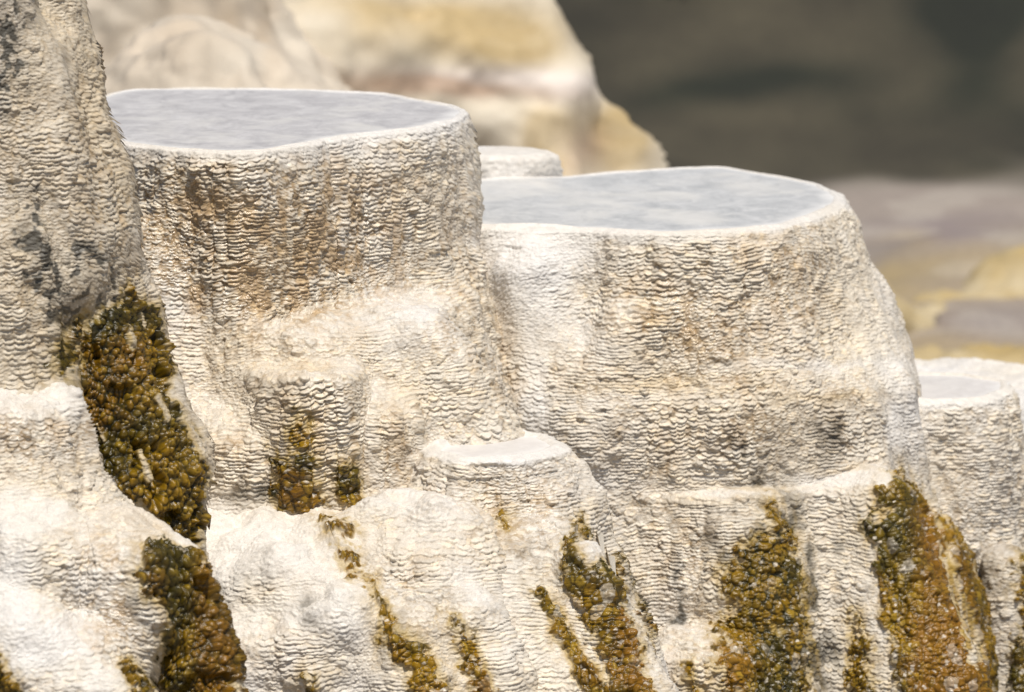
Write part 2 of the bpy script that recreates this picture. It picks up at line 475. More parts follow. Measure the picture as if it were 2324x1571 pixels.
def skin(P, N, key, fillet):
    """returns displaced points, colour, wetness, algae mask"""
    n = len(P)
    P = P.astype(np.float64)
    # broad swelling
    sw = (fbm(P, 7.0, 3, 3, zs=0.7) - .5) * 0.045 + (fbm(P, 16, 2, 41, zs=0.45) - .5) * 0.022
    sw = sw * SWELL.get(key, 1.0)
    pz = POOLS.get(key, [9.0]); flat = np.clip(N[:, 2] * 1.3, 0, 1) * (np.min([np.abs(P[:, 2] - q) for q in pz], axis=0) < .05)
    P = P + N * (sw * (1 - .9 * flat) + fillet)[:, None]
    u, v = to_px(P)
    nw = fbm(P, 18, 3, 21) - .5; nw2 = fbm(P, 18, 3, 22) - .5
    wu, wv = nw * 46, nw2 * 46
    hw = (fbm(P, 75, 2, 24) - .5) * (26 if key in ('mound', 'shelf') else 44)
    alg = shapemask(u, v, ALGAE.get(key, []), wu + hw, wv + hw)
    gap = shapemask(u, v, GAPS, wu * .3, wv * .3)
    speck = fbm(P, 60, 2, 33)
    alg = alg * (1 - gap)
    algn = np.clip(alg + (speck - .5) * (1.3 if key == 'mound' else 2.2) * (alg > .02) * (alg < .98), 0, 1)
    algm = sstep(.35, .6, algn) if key in ('mound', 'shelf') else sstep(.28, .85, algn)
    relm = sstep(.30, .95, alg) * np.clip(algm * 1.5 + .2, 0, 1)
    ru, rv = u + wu * 1.2, v + wv * 1.2
    sm = region(ru, rv, SMOOTH); br = region(ru, rv, BROWN); dk = region(ru, rv, DARK); tn = region(ru, rv, TAN)
    streak = fbm(P, 26, 3, 66, zs=.10)
    br = br * ((1.05 + .3 * streak) if key == 'main' else (.55 + 1.3 * streak))
    er = region(ru, rv, EXTRA.get(key, [])); sm = sm + er
    pz0 = POOLS.get(key)
    if pz0:
        dd = np.min([np.where(q - P[:, 2] > -.03, q - P[:, 2], 9) for q in pz0], axis=0)
        band = 1 - sstep(.006, .008 + .045 * np.clip(fbm(P, 11, 3, 67), .25, 1), dd)
        sm = sm + band * 1.6; br = br * (1 - band)
    big = fbm(P, 4.5, 2, 55); mid = fbm(P, 13, 2, 57, zs=.5); up = np.clip(N[:, 2], 0, 1)
    smooth = np.clip(sm + (mid - .52) * 1.2 + sstep(.55, .9, up) * .7, 0, 1)
    smooth = smooth * (1 - np.clip(br * .55, 0, .8))
    # scale layers
    Pw = P.copy(); Pw[:, 2] += (fbm(P, 5, 2, 61) - .5) * 0.05 + (fbm(P, 25, 2, 62) - .5) * 0.0035
    Pw[:, 0] += (fbm(P, 30, 1, 63) - .5) * 0.012
    s1, c1 = scales(Pw, 0.0200, 0.0112, 101, droop=.85, jz=.35)
    s2, c2 = scales(Pw + 3.3, 0.025, 0.0092, 202, droop=.6, jz=.25)
    s3, c3 = scales(Pw + 7.7, 0.0130, 0.0084, 303, droop=.95, jz=.55)
    m2 = sstep(.52, .60, fbm(P, 6, 2, 71)); m3 = sstep(.47, .56, fbm(P, 8, 2, 72))
    sel = s1 * (1 - m2) + s2 * m2
    sel = sel * (1 - m3) + s3 * .8 * m3
    cid = np.where(m3 > .5, c3, np.where(m2 > .5, c2, c1))
    ampl = 0.0104 * (1 - .42 * smooth) * (0.55 + .9 * fbm(P, 9, 2, 81)) * (1 - .35 * m3) * (1 + .6 * np.clip(br, 0, 1))
    lump, le, lk = bulbs(P, 0.075, 919)
    # small nodules riding on the lips
    b1, e1, k1 = bulbs(P, 0.0115, 404)
    grit = (fbm(P, 210, 2, 91) - .5)
    bg, eg, kg = bulbs(P, 0.0085, 414)
    d = sel * ampl + b1 * 0.0034 * (1 - .5 * smooth) + grit * 0.0038 + bg * .0026 * (.4 + smooth)
    # isolated larger nodules
    b4, e4, k4 = bulbs(P, 0.034, 505)
    nod = sstep(.62, .8, k4) * sstep(.55, .95, b4) * (1 - smooth)
    d = d + nod * 0.007
    d = d + lump * .010 * (.15 + smooth) * (SWELL.get(key, 1) > 1.2)
    colm, ce, ck = bulbs(P * np.array([1, 1, .16]), 0.042, 909)
    d = d + colm * (.004 + .006 * np.clip(br, 0, 1)) * (1 - .7 * smooth)
    rimz = np.ones(n)
    for L in POOLS.get(key, []):
        rimz = np.minimum(rimz, np.abs(P[:, 2] - L) / .05)
    d = d * (1 - .88 * sstep(.35, .8, up) * (1 - rimz))
    # algae relief
    a1, ae1, ak1 = bulbs(P, 0.030, 606, zs=.8); a2, ae2, ak2 = bulbs(P, 0.0145, 707, zs=.7)
    a2b, ae2b, ak2b = bulbs(P, 0.024, 717, zs=.75); sz = sstep(.45, .58, fbm(P, 12, 2, 99)) * (0 if key in ('mound', 'shelf') else 1)
    a2 = a2 * (1 - sz) + a2b * sz; ae2 = ae2 * (1 - sz) + ae2b * sz; ak2 = np.where(sz > .5, ak2b, ak2)
    a3, ae3, ak3 = bulbs(P, 0.0085, 808)
    coarse = 1.0 if key in ('mound', 'shelf') else 0.55
    rel = a1 * .017 * coarse * (.6 + .4 * sstep(0, .5, ae1)) + a2 * .012 * (1.25 - .35 * coarse) * (.5 + .5 * sstep(0, .30, ae2)) + a3 * .005 + (fbm(P, 14, 2, 95) - .5) * 0.030 * coarse
    pits = sstep(.57, .68, fbm(P, 22, 2, 97, zs=.6))
    rel = rel - pits * 0.026 * coarse
    if coarse < .9:
        rel = rel * .72 + d * .7
    gapd = np.where(gap > .02, .012 * sstep(.02, .5, gap) * (1 if coarse > .9 else .3), 0)
    d = (d + gapd) * (1 - relm) + (rel + 0.003) * relm
    Q = P + N * d[:, None]
    # ---------------- colour
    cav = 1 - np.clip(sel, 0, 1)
    wht = np.clip(smooth * .6 + (big - .5) * .9 + .08, 0, 1)
    col = mixc(np.broadcast_to(CREAM, (n, 3)), np.broadcast_to(WHITE, (n, 3)), wht)
    col = mixc(col, TANC, np.clip(tn * .55 * (0.35 + 1.1 * mid), 0, .8))
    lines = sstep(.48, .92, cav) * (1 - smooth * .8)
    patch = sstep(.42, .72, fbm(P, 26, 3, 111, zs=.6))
    col = mixc(col, BRN * 1.25, np.clip(lines * (.60 + .9 * br) * (.45 + .8 * mid), 0, .92))  # brown film between scales, doubling as painted shade under the lips
    col = mixc(col, BRN * 1.7, np.clip(br * patch * .6, 0, .8))
    col = mixc(col, TANC * 1.1, (sstep(.7, .95, cid) * .30 * (1 - smooth)).astype(F32))
    col = col * (1 + (.24 * (cid - .5) + .16 * (k1 - .5)) * (1 - .5 * smooth))[:, None]
    if key == 'mound':
        col = mixc(col, TANC, np.full(n, .26)); patch = sstep(.50, .62, fbm(P, 45, 3, 112)) * 1.3
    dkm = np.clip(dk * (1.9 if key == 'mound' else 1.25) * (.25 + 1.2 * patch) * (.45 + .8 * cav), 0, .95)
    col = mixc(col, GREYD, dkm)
    # growth colour
    t = sstep(.3, .7, fbm(P, 10, 3, 121)); t2 = sstep(.35, .65, fbm(P, 30, 2, 131))
    ac = mixc(np.broadcast_to(OLIVE, (n, 3)), np.broadcast_to(OCHRE, (n, 3)), t)
    rust = stripmask(u, v, [(2080, 1180, 25), (2130, 1300, 60), (2150, 1571, 75)], 30) * .7 + stripmask(u, v, [(450, 1300, 20), (490, 1571, 50)], 25) * .7 + stripmask(u, v, [(1420, 1400, 20), (1460, 1571, 30)], 20) * .6
    ac = mixc(ac, BRUST, np.clip(sstep(.5, .8, fbm(P, 7, 2, 141)) * .7 + rust, 0, .9))
    ac = mixc(ac, YEL, (sstep(.62, .95, ak2) * .5 * (1 - rust * .6)).astype(F32))
    if coarse > .9:
        ac = ac * .95
    if coarse < .9:
        ac = ac * 1.05
    ac = mixc(ac, C(.018, .014, .002), np.clip(sstep(.22, .02, ae1) * .6 * (coarse > .9) + sstep(.20, .02, ae2) * .65 + sstep(.75, .15, a1) * .35, 0, .92) * (1 - .35 * rust))  # dark algae tone plus shade painted into the gaps between bulbs
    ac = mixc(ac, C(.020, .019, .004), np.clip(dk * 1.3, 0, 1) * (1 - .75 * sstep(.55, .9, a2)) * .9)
    ac = mixc(ac, CREAM * .9, (sstep(.90, .97, ak1) * .35 + sstep(.93, .98, ak3) * .8).astype(F32) * (coarse < .9))
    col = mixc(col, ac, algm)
    if ALGAE.get(key):
        wideit = [(k_, p_, s_ + 45) for k_, p_, s_ in ALGAE[key]]
        wm = shapemask(u, v, wideit, wu, wv)
        st2 = fbm(P, 55, 2, 68, zs=.14)
        col = mixc(col, C(.46, .34, .14), np.clip(wm * (.25 + 1.1 * (st2 - .3)) * .8, 0, .6) * (1 - algm))
        tr = sstep(.52, .72, st2 * .8 + .35 * speck - .02) * wm * (1 - algm)
        col = mixc(col, C(.33, .20, .03), np.clip(tr * .85, 0, .85))
    halo = np.clip(alg * (1 - alg) * 4, 0, 1) * (1 - algm)
    col = mixc(col, YEL, np.clip(halo * .5, 0, .6))
    if key == 'mound':
        col = col * (1 - .16 * (1 - algm))[:, None]
    wet = np.clip(.35 + .5 * br + .8 * algm - .4 * smooth + (mid - .5) * .8, 0, 1)
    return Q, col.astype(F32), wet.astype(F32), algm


# ------------------------------------------------------------------ mesh helpers
def mesh_obj(name, verts, faces, mat, parent=None, col=None, wet=None, smooth=True):
    me = bpy.data.meshes.new(name)
    nv = len(verts); nf = len(faces); k = faces.shape[1] if nf else 4
    me.vertices.add(nv); me.vertices.foreach_set('co', np.ascontiguousarray(verts, F32).ravel())
    me.loops.add(nf * k); me.loops.foreach_set('vertex_index', np.ascontiguousarray(faces, np.int32).ravel())
    me.polygons.add(nf); me.polygons.foreach_set('loop_start', np.arange(0, nf * k, k, dtype=np.int32))
    me.update(calc_edges=True)
    me.polygons.foreach_set('use_smooth', np.full(nf, smooth, bool))
    if col is not None:
        a = me.attributes.new('tint', 'FLOAT_COLOR', 'POINT')
        a.data.foreach_set('color', np.concatenate([col, np.ones((nv, 1), F32)], 1).astype(F32).ravel())
    if wet is not None:
        a = me.attributes.new('wet', 'FLOAT', 'POINT'); a.data.foreach_set('value', wet.astype(F32))
    me.materials.append(mat)
    me.validate()
    o = bpy.data.objects.new(name, me); COL.objects.link(o)
    if parent is not None:
        o.parent = parent
        o.matrix_parent_inverse = parent.matrix_world.inverted()
    return o


def sub(verts, faces, sel, col=None, wet=None):
    f = faces[sel]
    used, inv = np.unique(f.ravel(), return_inverse=True)
    return verts[used], inv.reshape(f.shape), None if col is None else col[used], None if wet is None else wet[used]


def comps(faces):
    used, inv = np.unique(faces.ravel(), return_inverse=True)
    F_ = inv.reshape(faces.shape); lab = np.arange(len(used))
    for _ in range(400):
        m = lab[F_].min(1); new = lab.copy()
        for c_ in range(F_.shape[1]):
            np.minimum.at(new, F_[:, c_], m)
        new = new[new]
        if (new == lab).all():
            break
        lab = new
    fl = lab[F_[:, 0]]
    ids, iv, cnt = np.unique(fl, return_inverse=True, return_counts=True)
    return fl, cnt[iv]


def pieces(faces):
    """split a face list into its large connected pieces; crumbs stay with the largest"""
    used, inv = np.unique(faces.ravel(), return_inverse=True)
    F_ = inv.reshape(faces.shape); lab = np.arange(len(used))
    for _ in range(400):
        m = lab[F_].min(1); new = lab.copy()
        for c_ in range(F_.shape[1]):
            np.minimum.at(new, F_[:, c_], m)
        new = new[new]
        if (new == lab).all():
            break
        lab = new
    fl = lab[F_[:, 0]]; ids, cnt = np.unique(fl, return_counts=True); big = ids[np.argmax(cnt)]
    keep = [i for i, c_ in zip(ids, cnt) if c_ > max(40, .001 * cnt.max()) and i != big]
    out = [faces[~np.isin(fl, keep)]] + [faces[fl == i] for i in keep]
    return out


def empty(name, loc, label, cat, group=None):
    o = bpy.data.objects.new(name, None); COL.objects.link(o)
    o.location = loc; o['label'] = label; o['category'] = cat
    o.empty_display_size = 0.1
    if group:
        o['group'] = group
    bpy.context.view_layer.update()
    return o


# ------------------------------------------------------------------ materials
def nt(name):
    m = bpy.data.materials.new(name); m.use_nodes = True
    t = m.node_tree; t.nodes.clear()
    out = t.nodes.new('ShaderNodeOutputMaterial'); b = t.nodes.new('ShaderNodeBsdfPrincipled')
    t.links.new(b.outputs[0], out.inputs[0])
    return m, t, b


def N(t, typ, **kw):
    n = t.nodes.new(typ)
    for k, v in kw.items():
        if k == 'inp':
            for a, c in v.items():
                n.inputs[a].default_value = c
        else:
            setattr(n, k, v)
    return n


def rock_mat(name, rough_dry, rough_wet, bump, scale=420, coat=0.0, spec=.5):
    m, t, b = nt(name)
    at = N(t, 'ShaderNodeAttribute', attribute_name='tint'); aw = N(t, 'ShaderNodeAttribute', attribute_name='wet')
    tc = N(t, 'ShaderNodeTexCoord')
    n1 = N(t, 'ShaderNodeTexNoise', inp={'Scale': scale, 'Detail': 3.0, 'Roughness': .65})
    t.links.new(tc.outputs['Object'], n1.inputs['Vector'])
    mr = N(t, 'ShaderNodeMapRange', inp={'From Min': .3, 'From Max': .7, 'To Min': .80, 'To Max': 1.14})
    t.links.new(n1.outputs['Fac'], mr.inputs['Value'])
    mx = N(t, 'ShaderNodeVectorMath', operation='SCALE')
    t.links.new(at.outputs['Color'], mx.inputs[0]); t.links.new(mr.outputs[0], mx.inputs['Scale'])
    t.links.new(mx.outputs[0], b.inputs['Base Color'])
    rr = N(t, 'ShaderNodeMapRange', inp={'From Min': 0, 'From Max': 1, 'To Min': rough_dry, 'To Max': rough_wet})
    n2 = N(t, 'ShaderNodeTexNoise', inp={'Scale': 60, 'Detail': 2.0})
    t.links.new(tc.outputs['Object'], n2.inputs['Vector'])
    ad = N(t, 'ShaderNodeMath', operation='MULTIPLY_ADD'); ad.inputs[1].default_value = .8
    sb = N(t, 'ShaderNodeMath', operation='SUBTRACT'); sb.inputs[1].default_value = .5
    t.links.new(n2.outputs['Fac'], sb.inputs[0]); t.links.new(sb.outputs[0], ad.inputs[0]); t.links.new(aw.outputs['Fac'], ad.inputs[2])
    t.links.new(ad.outputs[0], rr.inputs['Value']); t.links.new(rr.outputs[0], b.inputs['Roughness'])
    bp = N(t, 'ShaderNodeBump', inp={'Strength': bump, 'Distance': .0015})
    t.links.new(n1.outputs['Fac'], bp.inputs['Height']); t.links.new(bp.outputs[0], b.inputs['Normal'])
    b.inputs['Specular IOR Level'].default_value = spec
    b.inputs['Coat Weight'].default_value = coat; b.inputs['Coat Roughness'].default_value = .12
    return m


M_ROCK = rock_mat('travertine', .75, .17, .55)
M_ALG = rock_mat('wet_algae', .62, .25, .5, scale=500, coat=.05, spec=.35)


def water_mat(name, c1, c2, seed):
    m, t, b = nt(name)
    tc = N(t, 'ShaderNodeTexCoord'); mp = N(t, 'ShaderNodeMapping'); mp.inputs['Scale'].default_value = (1.0, .8, 1.0); mp.inputs['Location'].default_value = (seed, seed * .7, 0)
    t.links.new(tc.outputs['Object'], mp.inputs[0])
    n1 = N(t, 'ShaderNodeTexNoise', inp={'Scale': 13, 'Detail': 9.0, 'Roughness': .75, 'Distortion': .8})
    t.links.new(mp.outputs[0], n1.inputs['Vector'])
    r = N(t, 'ShaderNodeValToRGB'); r.color_ramp.elements[0].position = .36; r.color_ramp.elements[1].position = .64
    r.color_ramp.elements[0].color = (*c1, 1); r.color_ramp.elements[1].color = (*c2, 1)
    t.links.new(n1.outputs['Fac'], r.inputs[0])
    at = N(t, 'ShaderNodeAttribute', attribute_name='wet'); n3 = N(t, 'ShaderNodeTexNoise', inp={'Scale': 14, 'Detail': 4.0})
    t.links.new(tc.outputs['Object'], n3.inputs['Vector'])
    ma = N(t, 'ShaderNodeMath', operation='MULTIPLY_ADD'); ma.inputs[1].default_value = 1.3
    mb = N(t, 'ShaderNodeMath', operation='MULTIPLY_ADD'); mb.inputs[1].default_value = 1.2; mb.inputs[2].default_value = -.85
    t.links.new(n3.outputs['Fac'], mb.inputs[0]); t.links.new(at.outputs['Fac'], ma.inputs[0]); t.links.new(mb.outputs[0], ma.inputs[2]); ma.use_clamp = True
    n5 = N(t, 'ShaderNodeTexNoise', inp={'Scale': 3.2, 'Detail': 5.0, 'Roughness': .6, 'Distortion': .6}); r5 = N(t, 'ShaderNodeMapRange', inp={'From Min': .50, 'From Max': .68, 'To Min': 0, 'To Max': .75})
    t.links.new(mp.outputs[0], n5.inputs['Vector']); t.links.new(n5.outputs['Fac'], r5.inputs['Value'])
    mz = N(t, 'ShaderNodeMix', data_type='RGBA'); mz.inputs['B'].default_value = (.68, .65, .60, 1)
    t.links.new(r5.outputs[0], mz.inputs['Factor']); t.links.new(r.outputs[0], mz.inputs['A'])
    mx = N(t, 'ShaderNodeMix', data_type='RGBA'); mx.inputs['B'].default_value = (.74, .715, .68, 1)
    t.links.new(ma.outputs[0], mx.inputs['Factor']); t.links.new(mz.outputs['Result'], mx.inputs['A']); t.links.new(mx.outputs['Result'], b.inputs['Base Color'])
    b.inputs['Specular IOR Level'].default_value = .22
    b.inputs['Roughness'].default_value = .36; b.inputs['IOR'].default_value = 1.33
    mp2 = N(t, 'ShaderNodeMapping'); mp2.inputs['Scale'].default_value = (1.0, 1.0, 1.0)
    t.links.new(tc.outputs['Object'], mp2.inputs[0])
    n2 = N(t, 'ShaderNodeTexNoise', inp={'Scale': 45, 'Detail': 4.0, 'Roughness': .6, 'Distortion': .5})
    t.links.new(mp2.outputs[0], n2.inputs['Vector'])
    bp = N(t, 'ShaderNodeBump', inp={'Strength': .12, 'Distance': .003})
    t.links.new(n2.outputs['Fac'], bp.inputs['Height']); t.links.new(bp.outputs[0], b.inputs['Normal'])
    return m


M_WATER = water_mat('milky_pool_water', (.39, .37, .365), (.58, .555, .54), 0)
M_WATER2 = water_mat('milky_blue_pool_water', (.40, .40, .395), (.59, .58, .565), 4)
M_WATER3 = water_mat('shallow_cream_water', (.56, .525, .495), (.66, .625, .595), 9)

#--SCENE--
OBJ = {}


def pool_of(lobe, parent, mat, drop=0.002, grow=1.0, shore=.07):
    g = np.linspace(-math.pi, math.pi, 361)[:-1]
    R = np.interp(g, lobe.g, lobe.Rg) * grow - 0.004
    cs = np.stack([lobe.c[0] + np.cos(g) * R, lobe.c[1] + np.sin(g) * R, g * 0], 1)
    R = R + (fbm(cs, 14, 3, 5) - .5) * np.where(np.sin(g) > .2, .006, .026) - np.where(np.sin(g) > .2, -.004, .006)
    rings = [0.25, .5, .7, .8, .88, .95, 1.0]; sh = [0.0]
    V = [[lobe.c[0], lobe.c[1], lobe.z - drop]]
    for q in rings:
        for a, r in zip(g, R):
            V.append([lobe.c[0] + math.cos(a) * r * q, lobe.c[1] + math.sin(a) * r * q, lobe.z - drop])
            sh.append(max(0.0, 1 - (1 - q) * r / shore))
    V = np.array(V); n = len(g); fs = []
    for k in range(1, len(rings)):
        for i in range(n):
            j = (i + 1) % n
            a0 = 1 + (k - 1) * n; b0 = 1 + k * n
            fs.append((a0 + i, b0 + i, b0 + j, a0 + j))
    for i in range(0, n, 2):
        fs.append((0, 1 + i, 1 + (i + 1) % n, 1 + (i + 2) % n))
    return mesh_obj('pool_water', V, np.array(fs), mat, parent, None, np.array(sh))


def build(key, name, label, cat, lobes, ubox, wbox, others=(), du=.0022, dw=.0017, ang=35, group=None, painter=skin, mats=None, K=.05, part_names=None, backstep=.03, t=(-2.2, 4.5)):
    t1 = time.time()
    a = math.radians(ang)
    X, Y, Z, ok, _ = trace(lobes, ubox[0], ubox[1], wbox[0], wbox[1], du, dw, a, t[0], t[1])
    shp = X.shape
    P = np.stack([X.ravel(), Y.ravel(), Z.ravel()], 1); okr = ok.ravel()
    okr &= (P[:, 2] > (-1.75 if key not in ('swell', 'ochre', 'cream', 'knoll') else -4))
    # drop what can never be seen: far below the frame
    uu, vv = to_px(P)
    okr &= (vv < 1690) & (uu > -110) & (uu < 2434) if du < .01 else okr
    idx = np.full(len(P), -1); idx[okr] = np.arange(okr.sum())
    P = P[okr]
    nrm = grad(lobes, P[:, 0], P[:, 1], P[:, 2])
    fil = np.zeros(len(P))
    for ol in others:
        dlt = field(ol, P[:, 0], P[:, 1], P[:, 2])
        hh = np.clip(1 - np.abs(dlt) / K, 0, 1)
        fil = np.maximum(fil, hh * hh * K * .28)
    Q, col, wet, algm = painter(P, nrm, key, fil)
    I = idx.reshape(shp)
    f = np.stack([I[:-1, :-1], I[:-1, 1:], I[1:, 1:], I[1:, :-1]], -1).reshape(-1, 4)
    f = f[(f >= 0).all(1)]
    # no sheets hanging between far-apart surfaces
    yy = P[:, 1][f]; f = f[(yy.max(1) - yy.min(1)) < (.07 if du < .01 else 1.5)]
    own = owner(lobes, P[:, 0], P[:, 1], P[:, 2])
    pn = [l.part for l in lobes]
    names = sorted(set(pn), key=pn.index)
    pid = np.array([names.index(q) for q in pn])[own]
    fa = algm[f].mean(1) > .5
    c = lobes[0].c if hasattr(lobes[0], 'c') else lobes[0].a[:2]
    root = empty(name, (float(c[0]), float(c[1]), -1.9), label, cat, group)
    fp = pid[f[:, 0]]
    mats = mats or (M_ROCK, M_ALG)
    first = True
    for want in (True, False):           # crumbs join what surrounds them
        w_ = np.nonzero(fa == want)[0]
        if len(w_) and fa.any():
            _, cn = comps(f[w_]); fa[w_[cn < 400]] = not want
    if fa.any():
        qu, qv = to_px(P[f[:, 0]])
        best = np.full(len(f), -1.0); which = np.zeros(len(f), int)
        for a_i, it in enumerate(ALGAE.get(key, [])):
            wide_it = (it[0], it[1], 90)
            mk = shapemask(qu, qv, [wide_it], 0, 0)
            b_ = mk > best; best[b_] = mk[b_]; which[b_] = a_i
        for a_i in range(len(ALGAE.get(key, []))):
            sl = fa & (which == a_i)
            if sl.sum() > 60:
                for pf in pieces(f[sl]):
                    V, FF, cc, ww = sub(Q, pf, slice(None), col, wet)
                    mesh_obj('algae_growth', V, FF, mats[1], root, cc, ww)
            else:
                fa &= ~sl
        sl = None
    for k, nm in enumerate(names):
        s = (fp == k) & ~fa
        if s.sum() < 20:
            continue
        for pf in pieces(f[s]):
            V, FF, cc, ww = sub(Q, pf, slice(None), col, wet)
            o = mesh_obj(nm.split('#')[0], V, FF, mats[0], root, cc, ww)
    # rear face so the body is closed against light and other viewpoints
    X, Y, Z, ok, _ = trace(lobes, ubox[0], ubox[1], wbox[0] - .3, wbox[1] + .5, backstep, backstep, math.radians(12), t[0] - 1, t[1] + 1, sgn=-1.0)
    shp = X.shape; okr = ok.ravel()
    P = np.stack([X.ravel(), Y.ravel(), Z.ravel()], 1)
    if okr.sum() > 20:
        g = np.zeros_like(P); g[okr] = grad(lobes, P[okr, 0], P[okr, 1], P[okr, 2])
        P = P - g * .012
        keep = okr & (P[:, 2] < lobes[0].z - .02 if hasattr(lobes[0], 'z') else okr) & (g[:, 1] > -0.05)
        idx = np.full(len(P), -1); idx[keep] = np.arange(keep.sum()); I = idx.reshape(shp)
        f2 = np.stack([I[:-1, :-1], I[1:, :-1], I[1:, 1:], I[:-1, 1:]], -1).reshape(-1, 4); f2 = f2[(f2 >= 0).all(1)]
        if len(f2):
            n = int(keep.sum()); cc = np.broadcast_to(CREAM if du < .01 else np.asarray(col).mean(0), (n, 3)).astype(F32)
            mesh_obj('rear_face', P[keep], f2, mats[0], root, cc, np.zeros(n, F32))
    print(f'{key}: {len(Q)} verts {time.time()-t1:.1f}s')
    OBJ[key] = root
    return root


def ubox(px0, px1, Y=12.0):
    return (at_y(px0, 785, Y)[0], at_y(px1, 785, Y)[0])


def wrange(zlo, zhi, ylo, yhi, ang=35):
    a = math.radians(ang); sa, ca = math.sin(a), math.cos(a)
    ws = [(y - YC) * sa + z * ca for y in (ylo, yhi) for z in (zlo, zhi)]
    return min(ws), max(ws)


def circ(px, py, rpx, n=16, sy=.175, rx2=None):
    return [(px + rpx * math.cos(a), py - rpx * sy * math.sin(a)) for a in np.linspace(0, 2 * math.pi, n, endpoint=False)]


# ---- main pool terrace (A)
A1 = Lobe([(285, 325), (400, 338), (560, 346), (680, 327), (800, 305), (940, 292), (1030, 272), (1058, 254), (1040, 240), (960, 225), (870, 210), (700, 202), (450, 198), (290, 201), (200, 225), (170, 260), (205, 300)],
          12.0, (560, 346), prof_px=[(1058, 262), (1066, 300), (1076, 400), (1086, 540), (1110, 640), (1150, 780), (1172, 860), (1195, 940), (1225, 1050), (1300, 1300)],
          k=.012, pool=.03, front=.55, left=.5, part='upper_tier', blend=.02, center=(630, 262))
A2 = Lobe([(330, 690), (420, 715), (560, 737), (700, 742), (860, 728), (1000, 690), (1075, 640), (1040, 600), (900, 590), (650, 570), (420, 600), (330, 650)], 11.945, (560, 737),
          prof_px=[(1075, 640), (1098, 720), (1128, 780), (1160, 860), (1185, 940), (1215, 1050), (1300, 1300)], k=.05, front=.75, left=.6, part='lower_tier', blend=.08, dome=.02)
A3 = Lobe([(572, 835), (600, 850), (690, 856), (790, 850), (822, 836), (790, 815), (690, 806), (600, 812)], 11.75, (690, 856), prof=[(0, 0), (.1, .012), (.36, .025), (.7, .1)], k=.025, part='brown_column', blend=.05)
A4 = Lobe([(825, 910), (850, 925), (900, 925), (940, 915), (900, 880), (850, 880)], 11.83, (880, 925), prof=[(0, 0), (.05, .015), (.2, .03), (.5, .1)], k=.04, part='side_column', blend=.09)
A5 = Lobe([(440, 945), (500, 960), (570, 960), (600, 950), (560, 900), (470, 900)], 11.78, (520, 960), prof=[(0, 0), (.05, .03), (.25, .05), (.5, .08)], k=.05, part='side_column', blend=.07, dome=.02)
A6 = cap(940, 780, 11.99, .08, 1060, 1020, 11.92, .13, part='lower_tier', blend=.12)
A7 = cap(335, 560, 12.06, .03, 400, 1090, 11.84, .07, part='lower_tier', blend=.12)
LA = [A1, A2, A3, A4, A5, A6, A7]

# ---- wide pool terrace (B)
B1 = Lobe([(1085, 512), (1300, 517), (1500, 527), (1620, 523), (1760, 512), (1850, 487), (1900, 462), (1912, 444), (1860, 416), (1790, 402), (1700, 387), (1640, 376), (1500, 382), (1400, 388), (1280, 400), (1150, 400),
           (1050, 410), (980, 440), (1000, 490)],
          12.65, (1500, 527), prof_px=[(1912, 446), (1950, 520), (1975, 600), (2020, 680), (2040, 730), (2060, 800), (2075, 860), (2088, 960), (2105, 1050), (2150, 1200), (2230, 1500)],
          k=.014, pool=.03, front=.42, left=.5, part='upper_tier', blend=.02, center=(1480, 452))
B2 = Lobe([(1230, 850), (1400, 862), (1700, 850), (1960, 828), (2040, 800), (1960, 740), (1700, 700), (1400, 720), (1250, 780)], 12.53, (1500, 862), prof=[(0, 0), (.06, .02), (.3, .06), (.8, .2)], k=.09, part='middle_tier',
          blend=.12, dome=.01)
B3 = Lobe([(1340, 1110), (1450, 1125), (1650, 1130), (1850, 1112), (1990, 1085), (2045, 1068), (2050, 1040), (1900, 980), (1650, 960), (1400, 1000), (1330, 1060)], 12.45, (1650, 1130),
          prof_px=[(2045, 1066), (2070, 1105), (2110, 1165), (2180, 1245), (2215, 1340), (2240, 1450), (2252, 1571), (2262, 1700)], k=.018, front=.30, left=.8, part='lower_tier', blend=.02, center=(1700, 1045))
B4 = Lobe([(1500, 1450), (1560, 1460), (1640, 1455), (1660, 1440), (1600, 1410), (1510, 1415)], 12.16, (1570, 1462), prof=[(0, 0), (.05, .04), (.3, .08)], k=.04, part='foot_lobe', blend=.04, dome=.02)
B5 = cap(1200, 640, 12.63, .05, 1230, 940, 12.54, .10, part='middle_tier', blend=.16)
B6 = cap(1420, 760, 12.57, .03, 1330, 1000, 12.50, .05, part='middle_tier', blend=.14)
B7 = cap(1700, 1230, 12.41, .04, 1740, 1600, 12.26, .12, part='lower_tier', blend=.14)
B8 = cap(2000, 1160, 12.54, .06, 2090, 1600, 12.30, .18, part='lower_tier', blend=.14)
LB = [B1, B2, B3, B4, B5, B6, B7, B8]

# ---- small pool step between them (E)
E1 = Lobe([(975, 1022), (1050, 1040), (1150, 1036), (1235, 1026), (1275, 1008), (1240, 984), (1150, 978), (1060, 986), (990, 1002)], 11.74, (1150, 1034),
          prof_px=[(1275, 1006), (1300, 1050), (1330, 1100), (1375, 1180), (1415, 1280), (1440, 1360), (1470, 1450), (1500, 1571), (1530, 1700)], k=.02, pool=.02, front=.42, left=1.2, part='upper_tier', blend=.02)
E2 = Lobe([(1070, 1180), (1180, 1195), (1280, 1185), (1300, 1160), (1200, 1130), (1080, 1140)], 11.60, (1180, 1195), prof=[(0, 0), (.08, .03), (.4, .14)], k=.05, part='lower_tier', blend=.05, dome=.02)
E3 = cap(1340, 1300, 11.53, .05, 1440, 1620, 11.38, .10, part='lower_tier', blend=.10)
E4 = cap(1150, 1400, 11.50, .10, 1220, 1620, 11.38, .17, part='lower_tier', blend=.12)
LE = [E1, E2, E3, E4]

